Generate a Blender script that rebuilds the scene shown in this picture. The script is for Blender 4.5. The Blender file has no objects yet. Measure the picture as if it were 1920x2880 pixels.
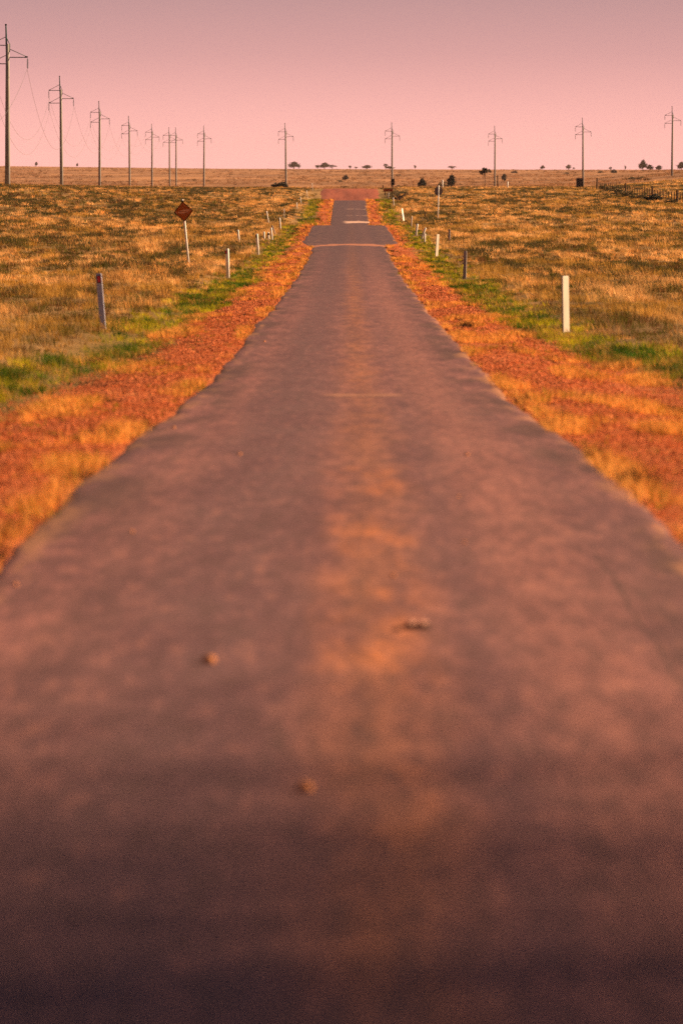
import bpy, math, random
import numpy as np
from mathutils import Vector, Matrix, Euler

random.seed(7)
rng = np.random.default_rng(11)
scene = bpy.context.scene
COL = scene.collection
PI = math.pi

# ------------------------------------------------------------------ camera
EYE = 1.9
FPX = 16000.0                                  # focal length in photograph pixels (200 mm on a 24 mm wide frame)
cam_d = bpy.data.cameras.new('camera')
cam = bpy.data.objects.new('camera', cam_d)
COL.objects.link(cam)
cam.location = (0, 0, EYE)
cam.rotation_euler = (math.radians(90) - math.atan(969 / FPX), 0, math.atan(23 / FPX))
cam_d.sensor_fit = 'HORIZONTAL'
cam_d.sensor_width = 24
cam_d.lens = 200
cam_d.clip_start = 0.3
cam_d.clip_end = 40000
cam_d.dof.use_dof = True
cam_d.dof.focus_distance = 330
cam_d.dof.aperture_fstop = 4.5
scene.camera = cam
RCAM = cam.rotation_euler.to_matrix()

# ------------------------------------------------------------------ terrain
ROAD = [(-200, 1.9), (0, 1.9), (13, 1.92), (28, 1.98), (36, 2.0), (44, 2.14), (50, 2.27), (61, 2.49), (82, 2.76), (107, 2.93),
        (132, 3.2), (183, 3.57), (228, 3.76), (252, 3.82), (300, 3.86), (372, 3.82), (384, 3.87), (400, 4.2), (450, 5.3), (490, 5.25),
        (511, 4.9), (560, 4.15), (605, 3.5), (615, 3.5), (650, 4.3), (750, 5.9), (850, 5.85), (900, 5.17), (965, 3.72), (985, 3.62),
        (1000, 3.7), (1050, 4.6), (1200, 6.2), (1500, 6.2), (20000, 6.2)]
RD = np.array([p[0] for p in ROAD], float)
RH = np.array([p[1] for p in ROAD], float)
FIELD = {
    -800: [(250, 202), (350, 142), (470, 97), (560, 66), (640, 40), (700, 38.5), (900, 40), (1200, 42), (2200, 43), (2800, 36), (3500, 22), (5000, 6), (7000, -4), (9000, -3), (20000, 0)],
    -300: [(250, 202), (350, 158), (470, 121), (600, 88), (700, 72), (800, 60), (900, 51), (1000, 46), (1100, 47), (1500, 50), (2200, 50), (2600, 44), (3500, 26), (5000, 10), (7000, 2), (9000, 3), (20000, 5)],
    300: [(250, 202), (350, 160), (470, 122), (600, 90), (700, 73), (800, 61), (900, 52), (1000, 45), (1100, 46), (1500, 48), (2200, 48), (2600, 42), (3500, 25), (5000, 10), (7000, 4), (9000, 5), (20000, 7)],
    550: [(250, 202), (350, 160), (470, 120), (600, 87), (700, 70), (800, 57), (870, 50), (1000, 45), (1200, 45), (1500, 43), (2200, 36), (3500, 20), (5000, 9), (7000, 4.5), (9000, 5), (20000, 7)],
    780: [(250, 202), (350, 160), (470, 118), (600, 84), (700, 66), (800, 53), (870, 46), (1000, 34), (1200, 21), (1450, 13), (2200, 10), (3500, 8), (5000, 6), (7000, 4), (9000, 5), (20000, 7)],
}
FCOLS = sorted(FIELD)
FTAB = {c: (np.log(np.array([p[0] for p in FIELD[c]], float)), np.array([p[1] for p in FIELD[c]], float)) for c in FCOLS}


def smooth(a, b, x):
    t = np.clip((x - a) / (b - a), 0, 1)
    return t * t * (3 - 2 * t)


def hash2(ix, iy, seed):
    n = np.sin(ix * 127.1 + iy * 311.7 + seed * 74.7) * 43758.5453
    return n - np.floor(n)


def vnoise(x, y, seed=0):
    ix, iy = np.floor(x), np.floor(y)
    fx, fy = x - ix, y - iy
    fx, fy = fx * fx * (3 - 2 * fx), fy * fy * (3 - 2 * fy)
    a, b = hash2(ix, iy, seed), hash2(ix + 1, iy, seed)
    c, d = hash2(ix, iy + 1, seed), hash2(ix + 1, iy + 1, seed)
    return (a * (1 - fx) + b * fx) * (1 - fy) + (c * (1 - fx) + d * fx) * fy


def fbm(x, y, seed=0, o=4):
    s, a, t = 0, 0.5, 0
    for k in range(o):
        s = s + a * vnoise(x * 2 ** k, y * 2 ** k, seed + k * 13)
        t += a
        a *= 0.5
    return s / t


def flare(x, d):
    return np.where(x > 0, 1.0 * (1 - smooth(70, 105, d)), 0.6 * (1 - smooth(60, 88, d)))


def road_h(d):
    # lightly smoothed piecewise profile
    d = np.asarray(d, float)
    w = np.clip(np.abs(d) * 0.012, 1.0, 9.0)
    return (np.interp(d - w, RD, RH) + 2 * np.interp(d, RD, RH) + np.interp(d + w, RD, RH)) / 4


def field_h(x, d):
    dd = np.maximum(d, 251.0)
    col = np.clip(x / dd * 13067, FCOLS[0], FCOLS[-1])
    ld = np.log(dd)
    vals = [np.interp(ld, *FTAB[c]) for c in FCOLS]
    v = np.zeros_like(ld)
    for i in range(len(FCOLS) - 1):
        a, b = FCOLS[i], FCOLS[i + 1]
        m = (col >= a) & (col <= b)
        t = (col - a) / (b - a)
        v = np.where(m, vals[i] * (1 - t) + vals[i + 1] * t, v)
    far = v * dd / 13067
    near = road_h(d)
    return np.where(d < 251, near, far * smooth(251, 330, d) + near * (1 - smooth(251, 330, d)))


def ground_z(x, d):
    x = np.asarray(x, float)
    d = np.asarray(d, float)
    ax = np.abs(x)
    wd = smooth(700, 850, d) * 2.0
    w = smooth(3.6 + wd, 8.0 + wd, ax)
    w = np.maximum(w, smooth(1010, 1150, d))
    h = road_h(d) * (1 - w) + field_h(x, d) * w
    # table drain and field roughness
    bump = (fbm(x / 2.3, d / 5.0, 3) - 0.5) * 0.16 * smooth(2.6, 5.0, ax) * (1 - smooth(1500, 3000, d))
    drain = -0.10 * np.exp(-((ax - 3.6) / 0.8) ** 2) * (1 - smooth(350, 500, d))
    sunk = -0.05 * (1 - smooth(1.35, 1.75, ax)) * (1 - smooth(860, 870, d) * 0)
    return EYE - h + bump + drain + sunk


def gz(x, d):
    return float(ground_z(np.array([x]), np.array([d]))[0])


def ray(px, py):
    return RCAM @ Vector(((px - 960) / FPX, -(py - 1440) / FPX, -1))


def at(px, py):
    """the point of the ground seen at a photograph pixel"""
    r = ray(px, py)
    ds = np.concatenate([np.arange(8, 400, 0.5), np.arange(400, 9000, 2.0)])
    xs = r.x / r.y * ds
    zs = EYE + r.z / r.y * ds
    below = zs < ground_z(xs, ds)
    i = int(np.argmax(below)) if below.any() else len(ds) - 1
    return Vector((xs[i], ds[i], gz(xs[i], ds[i])))


def lateral(px, d):
    r = ray(px, 471)
    return r.x / r.y * d


def height_at(py, d):
    r = ray(983, py)
    return EYE + r.z / r.y * d


# ------------------------------------------------------------------ materials
class NT:
    def __init__(self, name):
        self.m = bpy.data.materials.new(name)
        self.m.use_nodes = True
        self.t = self.m.node_tree
        self.bsdf = self.t.nodes['Principled BSDF']
        self.out = self.t.nodes['Material Output']
        self._pos = None

    def n(self, typ, **kw):
        nd = self.t.nodes.new(typ)
        for k, v in kw.items():
            setattr(nd, k, v)
        return nd

    def link(self, a, b):
        if isinstance(a, (int, float)):
            b.default_value = a
        elif isinstance(a, tuple):
            b.default_value = a if len(a) == 4 or b.type == 'VECTOR' else (*a, 1)
        else:
            self.t.links.new(a, b)

    def pos(self):
        if self._pos is None:
            g = self.n('ShaderNodeTexCoord')
            s = self.n('ShaderNodeSeparateXYZ')
            self.t.links.new(g.outputs['Object'], s.inputs[0])
            self._pos = (g.outputs['Object'], s.outputs[0], s.outputs[1], s.outputs[2])
        return self._pos

    def math(self, op, a, b=0.0, c=None):
        nd = self.n('ShaderNodeMath', operation=op)
        self.link(a, nd.inputs[0])
        self.link(b, nd.inputs[1])
        if c is not None:
            self.link(c, nd.inputs[2])
        return nd.outputs[0]

    def noise(self, scale=(1, 1, 1), s=1.0, detail=4.0, rough=0.55, off=(0, 0, 0)):
        mp = self.n('ShaderNodeMapping')
        self.t.links.new(self.pos()[0], mp.inputs[0])
        mp.inputs['Scale'].default_value = scale
        mp.inputs['Location'].default_value = off
        nd = self.n('ShaderNodeTexNoise')
        self.t.links.new(mp.outputs[0], nd.inputs['Vector'])
        nd.inputs['Scale'].default_value = s
        nd.inputs['Detail'].default_value = detail
        nd.inputs['Roughness'].default_value = rough
        return nd.outputs['Fac']

    def ramp(self, v, a, b, lo=0.0, hi=1.0):
        nd = self.n('ShaderNodeMapRange', interpolation_type='SMOOTHSTEP')
        self.link(v, nd.inputs[0])
        for i, q in enumerate((a, b, lo, hi)):
            nd.inputs[i + 1].default_value = q
        return nd.outputs[0]

    def mix(self, f, a, b, blend='MIX'):
        nd = self.n('ShaderNodeMix', data_type='RGBA', blend_type=blend)
        self.link(f, nd.inputs[0])
        self.link(a, nd.inputs[6])
        self.link(b, nd.inputs[7])
        return nd.outputs[2]

    def mul(self, *v):
        r = v[0]
        for q in v[1:]:
            r = self.math('MULTIPLY', r, q)
        return r

    def finish(self, color, rough=0.9, bump=None, strength=0.3, dist=0.02, spec=0.2):
        self.link(color, self.bsdf.inputs['Base Color'])
        self.link(rough, self.bsdf.inputs['Roughness'])
        self.bsdf.inputs['Specular IOR Level'].default_value = spec
        if bump is not None:
            b = self.n('ShaderNodeBump')
            b.inputs['Strength'].default_value = strength
            b.inputs['Distance'].default_value = dist
            self.link(bump, b.inputs['Height'])
            self.t.links.new(b.outputs[0], self.bsdf.inputs['Normal'])
        return self.m


def band(m, v, a, b, soft):
    return m.mul(m.ramp(v, a - soft, a + soft), m.ramp(v, b - soft, b + soft, 1.0, 0.0))


def mat_ground():
    m = NT('ground_soil')
    P, X, Y, Z = m.pos()
    ax = m.math('ABSOLUTE', X)
    wob = m.noise((1, 0.35, 1), 0.8, 3)
    fl = m.mul(m.ramp(Y, 70, 105, 1.0, 0.0), m.math('GREATER_THAN', X, 0.0))
    fl = m.math('ADD', fl, m.mul(m.ramp(Y, 60, 88, 0.6, 0.0), m.math('LESS_THAN', X, 0.0)))
    ax = m.math('SUBTRACT', ax, fl)
    axn = m.math('ADD', ax, m.math('MULTIPLY', m.math('SUBTRACT', wob, 0.5), 1.6))
    fine = m.noise((1, 0.22, 1), 22, 5, 0.75)
    mid = m.noise((1, 0.25, 1), 4.0, 5, 0.65)
    big = m.noise((0.16, 0.02, 1), 1.0, 5, 0.6)
    red = m.mix(m.ramp(fine, 0.32, 0.66), (0.15, 0.036, 0.012), (0.58, 0.160, 0.052))
    red = m.mix(m.ramp(mid, 0.58, 0.70), red, (0.50, 0.235, 0.080))
    green = m.mix(m.ramp(fine, 0.35, 0.65), (0.07, 0.06, 0.018), (0.26, 0.15, 0.045))
    straw = m.mix(m.ramp(big, 0.38, 0.62), (0.17, 0.105, 0.04), (0.36, 0.21, 0.08))
    straw = m.mix(m.ramp(fine, 0.35, 0.7, 0, 0.5), straw, (0.15, 0.085, 0.035))
    far = m.mix(m.ramp(m.noise((0.02, 0.0035, 1), 1.0, 6, 0.65), 0.4, 0.62), (0.22, 0.110, 0.055), (0.40, 0.200, 0.095))
    col = m.mix(m.ramp(axn, 2.7, 3.2), red, green)
    col = m.mix(m.ramp(axn, 3.9, 4.6), col, straw)
    col = m.mix(m.ramp(Y, 900, 1300), col, far)
    return m.finish(col, 0.95, fine, 0.5, 0.05, 0.1)


def mat_road():
    m = NT('dusty_bitumen')
    P, X, Y, Z = m.pos()
    fine = m.noise((1, 1, 1), 45, 4, 0.7)
    mid = m.noise((1, 0.11, 1), 3.2, 7, 0.62)
    mid2 = m.noise((1, 0.10, 1), 1.5, 6, 0.6, (5, 9, 0))
    sweep = m.noise((0.5, 0.06, 1), 1.0, 5, 0.6, (2, 3, 0))
    grey = m.mix(m.ramp(mid, 0.30, 0.70), (0.172, 0.072, 0.076), (0.300, 0.118, 0.112))
    streak = m.noise((2.2, 0.012, 1), 1.0, 5, 0.6, (4, 0, 0))
    grey = m.mix(m.ramp(streak, 0.42, 0.62, 0, 0.5), grey, (0.135, 0.064, 0.070))
    grey = m.mix(m.ramp(sweep, 0.45, 0.66, 0, 0.45), grey, (0.130, 0.064, 0.074))
    # wheel tracks polished darker, purple grey
    xw = m.math('ADD', X, m.math('MULTIPLY', m.math('SUBTRACT', mid2, 0.5), 0.4))
    tr1 = band(m, xw, -0.95, -0.28, 0.22)
    grey = m.mix(m.mul(tr1, m.ramp(mid, 0.2, 0.7, 0.45, 0.85)), grey, (0.125, 0.062, 0.076))
    tr2 = band(m, xw, 0.65, 1.15, 0.2)
    grey = m.mix(m.mul(tr2, 0.45), grey, (0.350, 0.138, 0.110))
    # blown red dust along the crown of the road
    dust = band(m, xw, -0.06, 0.30, 0.20)
    dust = m.mul(dust, m.ramp(mid, 0.25, 0.65, 0.35, 1.0))
    col = m.mix(m.mul(dust, 0.55), grey, (0.330, 0.118, 0.042))
    spots = m.ramp(m.noise((1, 0.13, 1), 2.2, 7, 0.6, (3, 1, 4)), 0.47, 0.68)
    col = m.mix(m.mul(spots, dust, m.ramp(Y, 34, 46, 1.0, 0.25), m.ramp(Y, 15, 19, 0.15, 1.0)), col, (0.68, 0.21, 0.052))
    grit = m.noise((1, 0.13, 1), 11, 5, 0.75, (1, 6, 2))
    col = m.mix(m.ramp(grit, 0.35, 0.6, 0.6, 0.0), col, (0.085, 0.040, 0.040))
    col = m.mix(m.ramp(grit, 0.52, 0.72, 0.0, 0.4), col, (0.46, 0.19, 0.13))
    # dark fresh bitumen patches near the broken edges
    ax = m.math('ABSOLUTE', X)
    edge = m.mul(m.ramp(ax, 1.05, 1.5), m.ramp(mid2, 0.46, 0.6))
    col = m.mix(m.mul(edge, 0.75), col, (0.075, 0.038, 0.036))
    edust = m.mul(m.ramp(ax, 1.45, 1.72), m.ramp(mid, 0.5, 0.62))
    col = m.mix(m.mul(edust, 0.8), col, (0.40, 0.18, 0.085))
    blot = m.ramp(m.noise((1, 0.15, 1), 3.0, 4, 0.6, (7, 2, 1)), 0.63, 0.72)
    col = m.mix(m.mul(blot, 0.45), col, (0.07, 0.042, 0.038))
    # farther on the seal is newer and darker
    col = m.mix(m.ramp(Y, 110, 340, 0, 0.80), col, (0.078, 0.046, 0.058))
    # lines of washed sand across the road
    yn = m.math('ADD', Y, m.math('MULTIPLY', m.math('SUBTRACT', mid2, 0.5), 10.0))
    ya = m.math('ADD', yn, m.math('MULTIPLY', m.math('MULTIPLY', X, X), 1.6))
    s1 = m.mul(band(m, ya, 280, 287, 1.5), m.ramp(mid, 0.2, 0.45))
    col = m.mix(m.mul(s1, 0.8), col, (0.52, 0.205, 0.118))
    xs = m.ramp(X, -0.8, 0.3)
    s2 = m.mul(band(m, yn, 508, 515, 1.8), m.ramp(X, -0.8, 0.0))
    s2 = m.math('ADD', s2, m.mul(band(m, yn, 535, 537, 1.2), xs, 0.5, m.ramp(mid, 0.4, 0.6)))
    s2 = m.math('ADD', s2, m.mul(band(m, yn, 562, 564, 1.2), xs, 0.7, m.ramp(mid, 0.35, 0.6)))
    col = m.mix(m.math('MINIMUM', s2, 1.0), col, (0.72, 0.46, 0.36))
    # one pale joint in the middle distance
    yj = m.math('ADD', Y, m.math('MULTIPLY', m.noise((1.2, 0.1, 1), 2.0, 4), 0.8))
    s3 = m.mul(band(m, yj, 61.9, 62.7, 0.25), band(m, X, -0.25, 0.55, 0.12))
    col = m.mix(m.mul(s3, 0.55, m.ramp(mid, 0.3, 0.6, 0.5, 1.0)), col, (0.55, 0.26, 0.15))
    s4 = m.mul(band(m, yj, 61.2, 61.8, 0.25), band(m, X, -0.3, 0.6, 0.15))
    col = m.mix(m.mul(s4, 0.4), col, (0.09, 0.05, 0.04))
    # a long thin crack on the right
    xc = m.math('ADD', X, m.math('MULTIPLY', m.noise((0.2, 0.5, 1), 2.0, 4), 0.12))
    ck = m.mul(band(m, xc, 1.30, 1.318, 0.008), band(m, Y, 20, 29, 1.0))
    col = m.mix(m.mul(ck, 0.7), col, (0.05, 0.03, 0.03))
    col = m.mix(m.ramp(fine, 0.3, 0.75, 0.0, 0.45), col, (0.075, 0.036, 0.036))
    chip = m.ramp(m.noise((1, 0.6, 1), 70, 2, 0.5, (8, 8, 8)), 0.62, 0.72)
    col = m.mix(m.mul(chip, 0.35), col, (0.42, 0.22, 0.16))
    return m.finish(col, m.ramp(mid, 0.3, 0.7, 0.72, 0.92), fine, 0.5, 0.008, 0.25)


def mat_noise(name, a, b, scale=6.0, rough=0.85, stretch=(1, 1, 1), bump=0.2, spec=0.2, metal=0.0):
    m = NT(name)
    f = m.noise(stretch, scale, 5, 0.65)
    m.bsdf.inputs['Metallic'].default_value = metal
    return m.finish(m.mix(m.ramp(f, 0.3, 0.7), a, b), rough, f, bump, 0.01, spec)


def mat_leafy(name, translucent=0.35, rough=0.8):
    """blades and leaves: the hue of each plant is stored on its faces"""
    m = NT(name)
    at_ = m.n('ShaderNodeAttribute', attribute_name='hue')
    m.link(at_.outputs['Color'], m.bsdf.inputs['Base Color'])
    m.bsdf.inputs['Roughness'].default_value = rough
    m.bsdf.inputs['Specular IOR Level'].default_value = 0.15
    tr = m.n('ShaderNodeBsdfTranslucent')
    m.t.links.new(at_.outputs['Color'], tr.inputs['Color'])
    mx = m.n('ShaderNodeMixShader')
    mx.inputs[0].default_value = translucent
    m.t.links.new(m.bsdf.outputs[0], mx.inputs[1])
    m.t.links.new(tr.outputs[0], mx.inputs[2])
    m.t.links.new(mx.outputs[0], m.out.inputs['Surface'])
    return m.m


M = {
    'ground': mat_ground(),
    'road': mat_road(),
    'dirt': mat_noise('red_gravel', (0.17, 0.038, 0.022), (0.32, 0.082, 0.045), 0.55, 0.95, (1, 0.02, 1)),
    'grass': mat_leafy('grass_blades'),
    'leaf': mat_leafy('tree_leaves', 0.2),
    'pebbles': mat_leafy('red_pebbles', 0.0, 0.9),
    'white': mat_noise('weathered_white_paint', (0.72, 0.68, 0.62), (0.84, 0.80, 0.75), 9, 0.6, (1, 1, 0.3), 0.1, 0.3),
    'cream': mat_noise('cream_post_paint', (0.36, 0.30, 0.24), (0.46, 0.39, 0.31), 9, 0.6, (1, 1, 0.3), 0.1, 0.3),
    'shaded_white': mat_noise('white_post_painted_shade', (0.34, 0.36, 0.50), (0.44, 0.46, 0.60), 9, 0.6, (1, 1, 0.3), 0.1, 0.3),  # white post paint with its blue-grey shade put into the colour
    'grey': mat_noise('grey_weathered_post', (0.22, 0.19, 0.19), (0.34, 0.30, 0.30), 8, 0.8, (1, 1, 0.3)),
    'black': mat_noise('black_band', (0.02, 0.018, 0.02), (0.04, 0.035, 0.035), 8, 0.6),
    'red': mat_noise('red_reflector', (0.60, 0.015, 0.05), (0.75, 0.03, 0.07), 40, 0.25, (1, 1, 1), 0.1, 0.5),
    'redrim': mat_noise('reflector_rim', (0.05, 0.01, 0.015), (0.08, 0.015, 0.02), 20, 0.5),
    'concrete': mat_noise('pole_concrete', (0.19, 0.19, 0.18), (0.31, 0.29, 0.27), 1.2, 0.85, (1, 1, 0.25)),
    'steel': mat_noise('dark_galvanised_steel', (0.012, 0.060, 0.070), (0.02, 0.085, 0.095), 3, 0.6),
    'glass': mat_noise('insulator_discs', (0.015, 0.06, 0.07), (0.03, 0.085, 0.09), 6, 0.35, (1, 1, 1), 0.1, 0.5),
    'wire': mat_noise('aluminium_wire', (0.10, 0.10, 0.11), (0.16, 0.15, 0.15), 1, 0.6),
    'signbrown': mat_noise('brown_sign_face', (0.44, 0.105, 0.016), (0.52, 0.125, 0.020), 3, 0.7),
    'signedge': mat_noise('dark_sign_border', (0.030, 0.022, 0.008), (0.045, 0.03, 0.01), 8, 0.7),
    'signmark': mat_noise('orange_sign_mark', (0.85, 0.40, 0.20), (0.90, 0.45, 0.24), 12, 0.7),
    'signback': mat_noise('grey_sign_back', (0.16, 0.13, 0.13), (0.24, 0.20, 0.20), 4, 0.7),
    'timber': mat_noise('dark_fence_timber', (0.055, 0.03, 0.018), (0.11, 0.06, 0.035), 5, 0.9, (1, 1, 0.2)),
    'bark': mat_noise('grey_brown_bark', (0.06, 0.04, 0.03), (0.13, 0.09, 0.065), 4, 0.95, (1, 1, 0.2)),
    'cabinet': mat_noise('dark_slate_paint', (0.035, 0.03, 0.035), (0.055, 0.048, 0.052), 2, 0.7),
    'stone': mat_noise('orange_stone', (0.52, 0.19, 0.07), (0.72, 0.29, 0.12), 30, 0.85),
    'crust': mat_noise('pale_crust', (0.60, 0.30, 0.22), (0.72, 0.38, 0.28), 60, 0.9),
    'darkstone': mat_noise('dark_clod_earth', (0.02, 0.016, 0.014), (0.06, 0.035, 0.028), 40, 0.9),
}


# ------------------------------------------------------------------ mesh helpers
def mesh_obj(name, verts, faces, mat, parent=None, smooth_=False, loc=None):
    me = bpy.data.meshes.new(name)
    me.from_pydata([tuple(v) for v in verts], [], faces)
    me.update()
    if smooth_:
        me.polygons.foreach_set('use_smooth', [True] * len(me.polygons))
    me.materials.append(mat)
    o = bpy.data.objects.new(name, me)
    COL.objects.link(o)
    if parent is not None:
        o.parent = parent
    if loc is not None:
        o.location = loc
    return o


def tag(o, label=None, cat=None, group=None, kind=None):
    for k, v in (('label', label), ('category', cat), ('group', group), ('kind', kind)):
        if v:
            o[k] = v
    return o


class MB:
    def __init__(self):
        self.v, self.f = [], []

    def add(self, v, f):
        b = len(self.v)
        self.v += [Vector(q) for q in v]
        self.f += [tuple(i + b for i in q) for q in f]
        return self

    def tube(self, pts, radii, n=8, cap=True):
        pts = [Vector(p) for p in pts]
        rings = []
        for i, p in enumerate(pts):
            a = pts[max(i - 1, 0)]
            b = pts[min(i + 1, len(pts) - 1)]
            t = (b - a).normalized()
            u = t.cross(Vector((0, 1, 0)) if abs(t.y) < 0.9 else Vector((1, 0, 0))).normalized()
            w = t.cross(u)
            r = radii[i] if isinstance(radii, (list, tuple)) else radii
            rings.append([p + (u * math.cos(2 * PI * k / n) + w * math.sin(2 * PI * k / n)) * r for k in range(n)])
        v = [q for r in rings for q in r]
        f = []
        for i in range(len(rings) - 1):
            for k in range(n):
                f.append((i * n + k, i * n + (k + 1) % n, (i + 1) * n + (k + 1) % n, (i + 1) * n + k))
        if cap:
            f.append(tuple(range(n - 1, -1, -1)))
            f.append(tuple((len(rings) - 1) * n + k for k in range(n)))
        return self.add(v, f)

    def box(self, c, s, rot=None, bevel=0.0):
        hx, hy, hz = (q / 2 for q in s)
        v = [Vector((x, y, z)) for z in (-hz, hz) for x, y in ((-hx, -hy), (hx, -hy), (hx, hy), (-hx, hy))]
        if rot is not None:
            v = [rot @ q for q in v]
        v = [q + Vector(c) for q in v]
        return self.add(v, [(3, 2, 1, 0), (4, 5, 6, 7), (0, 1, 5, 4), (1, 2, 6, 5), (2, 3, 7, 6), (3, 0, 4, 7)])

    def prism(self, poly, z0, z1, axis='z'):
        n = len(poly)
        if axis == 'z':
            v = [(x, y, z0) for x, y in poly] + [(x, y, z1) for x, y in poly]
        else:
            v = [(x, z0, y) for x, y in poly] + [(x, z1, y) for x, y in poly]
        f = [tuple(range(n - 1, -1, -1)), tuple(range(n, 2 * n))]
        f += [(i, (i + 1) % n, n + (i + 1) % n, n + i) for i in range(n)]
        return self.add(v, f)

    def build(self, name, mat, parent=None, smooth_=False, loc=None):
        return mesh_obj(name, self.v, self.f, mat, parent, smooth_, loc)


def empty(name, loc, rot=(0, 0, 0)):
    o = bpy.data.objects.new(name, None)
    o.empty_display_size = 0.2
    COL.objects.link(o)
    o.location = loc
    o.rotation_euler = rot
    return o


def copy_tree(o, parent=None):
    c = o.copy()
    COL.objects.link(c)
    c.parent = parent
    for ch in [q for q in bpy.data.objects if q.parent == o]:
        copy_tree(ch, c)
    return c


# ------------------------------------------------------------------ ground, road
def sheet(name, xs_of, rows, mat, lift=0.0):
    """a sheet over the terrain: xs_of(d) gives the columns of the row at distance d"""
    verts, faces = [], []
    nc = None
    X, D = [], []
    for d in rows:
        xs = xs_of(d)
        nc = len(xs)
        X += list(xs)
        D += [d] * nc
    z = ground_z(np.array(X), np.array(D)) + lift
    verts = list(zip(X, D, z))
    for r in range(len(rows) - 1):
        for c in range(nc - 1):
            a = r * nc + c
            faces.append((a, a + 1, a + nc + 1, a + nc))
    o = mesh_obj(name, verts, faces, mat, smooth_=True)
    return o


cols = list(np.arange(0, 9.01, 0.25)) + list(np.arange(9.5, 16, 0.75))
q = 16.5
while q < 9000:
    cols.append(q)
    q = q * 1.1 + 0.4
cols = sorted(set([-c for c in cols] + cols))
rows = list(np.arange(-80, -10, 5)) + list(np.arange(-10, 70, 1.0)) + list(np.arange(70, 420, 2.0)) + list(np.arange(420, 1120, 4.0))
q = 1120.0
while q < 16000:
    rows.append(q)
    q *= 1.03
g = sheet('ground', lambda d: cols, rows, M['ground'])
tag(g, 'dry pastoral plain with red verges beside the road', kind='structure')


def half_w(d):
    return 1.72 + 0.72 * float(smooth(268, 296, np.array(d))) * (1 - float(smooth(386, 395, np.array(d))))


ROADC = np.concatenate([[-1.0, -0.97], np.linspace(-0.92, 0.92, 17), [0.97, 1.0]])


def road_xs(d):
    w = half_w(d)
    k = 0.5 + 0.5 * float(smooth(20, 60, np.array(d)))
    l = w + (fbm(np.array(d / 6.0), np.array(1.7), 5, 4) - 0.5) * 0.30 * k + (fbm(np.array(d / 0.9), np.array(9.7), 6, 2) - 0.5) * 0.06
    r = w + (fbm(np.array(d / 6.5), np.array(5.7), 8, 4) - 0.5) * 0.30 * k + (fbm(np.array(d / 0.9), np.array(3.7), 9, 2) - 0.5) * 0.06
    return [float(c * (l if c < 0 else r)) for c in ROADC]


def road_sheet():
    rr = list(np.arange(-40, 10, 2.0)) + list(np.arange(10, 130, 0.33)) + list(np.arange(130, 420, 1.0)) + list(np.arange(420, 700, 2.0))
    V, F = [], []
    nc = len(ROADC) + 2
    for d in rr:
        xs = road_xs(d)
        base = EYE - float(road_h(np.array(d)))
        row = [(xs[0] - 0.12, d, base - 0.05)]
        for x, c in zip(xs, ROADC):
            row.append((x, d, base + 0.012 + 0.03 * (1 - (x / 1.8) ** 2) * 0.6 - (0.014 if abs(c) == 1 else 0)))
        row.append((xs[-1] + 0.12, d, base - 0.05))
        V += row
    for r in range(len(rr) - 1):
        for c in range(nc - 1):
            a = r * nc + c
            F.append((a, a + 1, a + nc + 1, a + nc))
    o = mesh_obj('road', V, F, M['road'], smooth_=True)
    tag(o, 'narrow dusty bitumen road running straight to the horizon', kind='structure')


road_sheet()


def dirt_sheet():
    rr = list(np.arange(760, 1050, 4.0))
    cc = np.linspace(-1, 1, 15)
    V, F = [], []
    for d in rr:
        w = 5.25 + float(fbm(np.array(d / 9.0), np.array(2.0), 4) - 0.5) * 0.8
        base = EYE - float(road_h(np.array(d)))
        for c in cc:
            V.append((c * w + 0.05, d, base + 0.05 - (0.16 if abs(c) == 1 else 0)))
    n = len(cc)
    for r in range(len(rr) - 1):
        for c in range(n - 1):
            a = r * n + c
            F.append((a, a + 1, a + n + 1, a + n))
    o = mesh_obj('dirt_road', V, F, M['dirt'], smooth_=True)
    tag(o, 'wide red gravel stretch of road on the far rise', kind='structure')


dirt_sheet()


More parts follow.
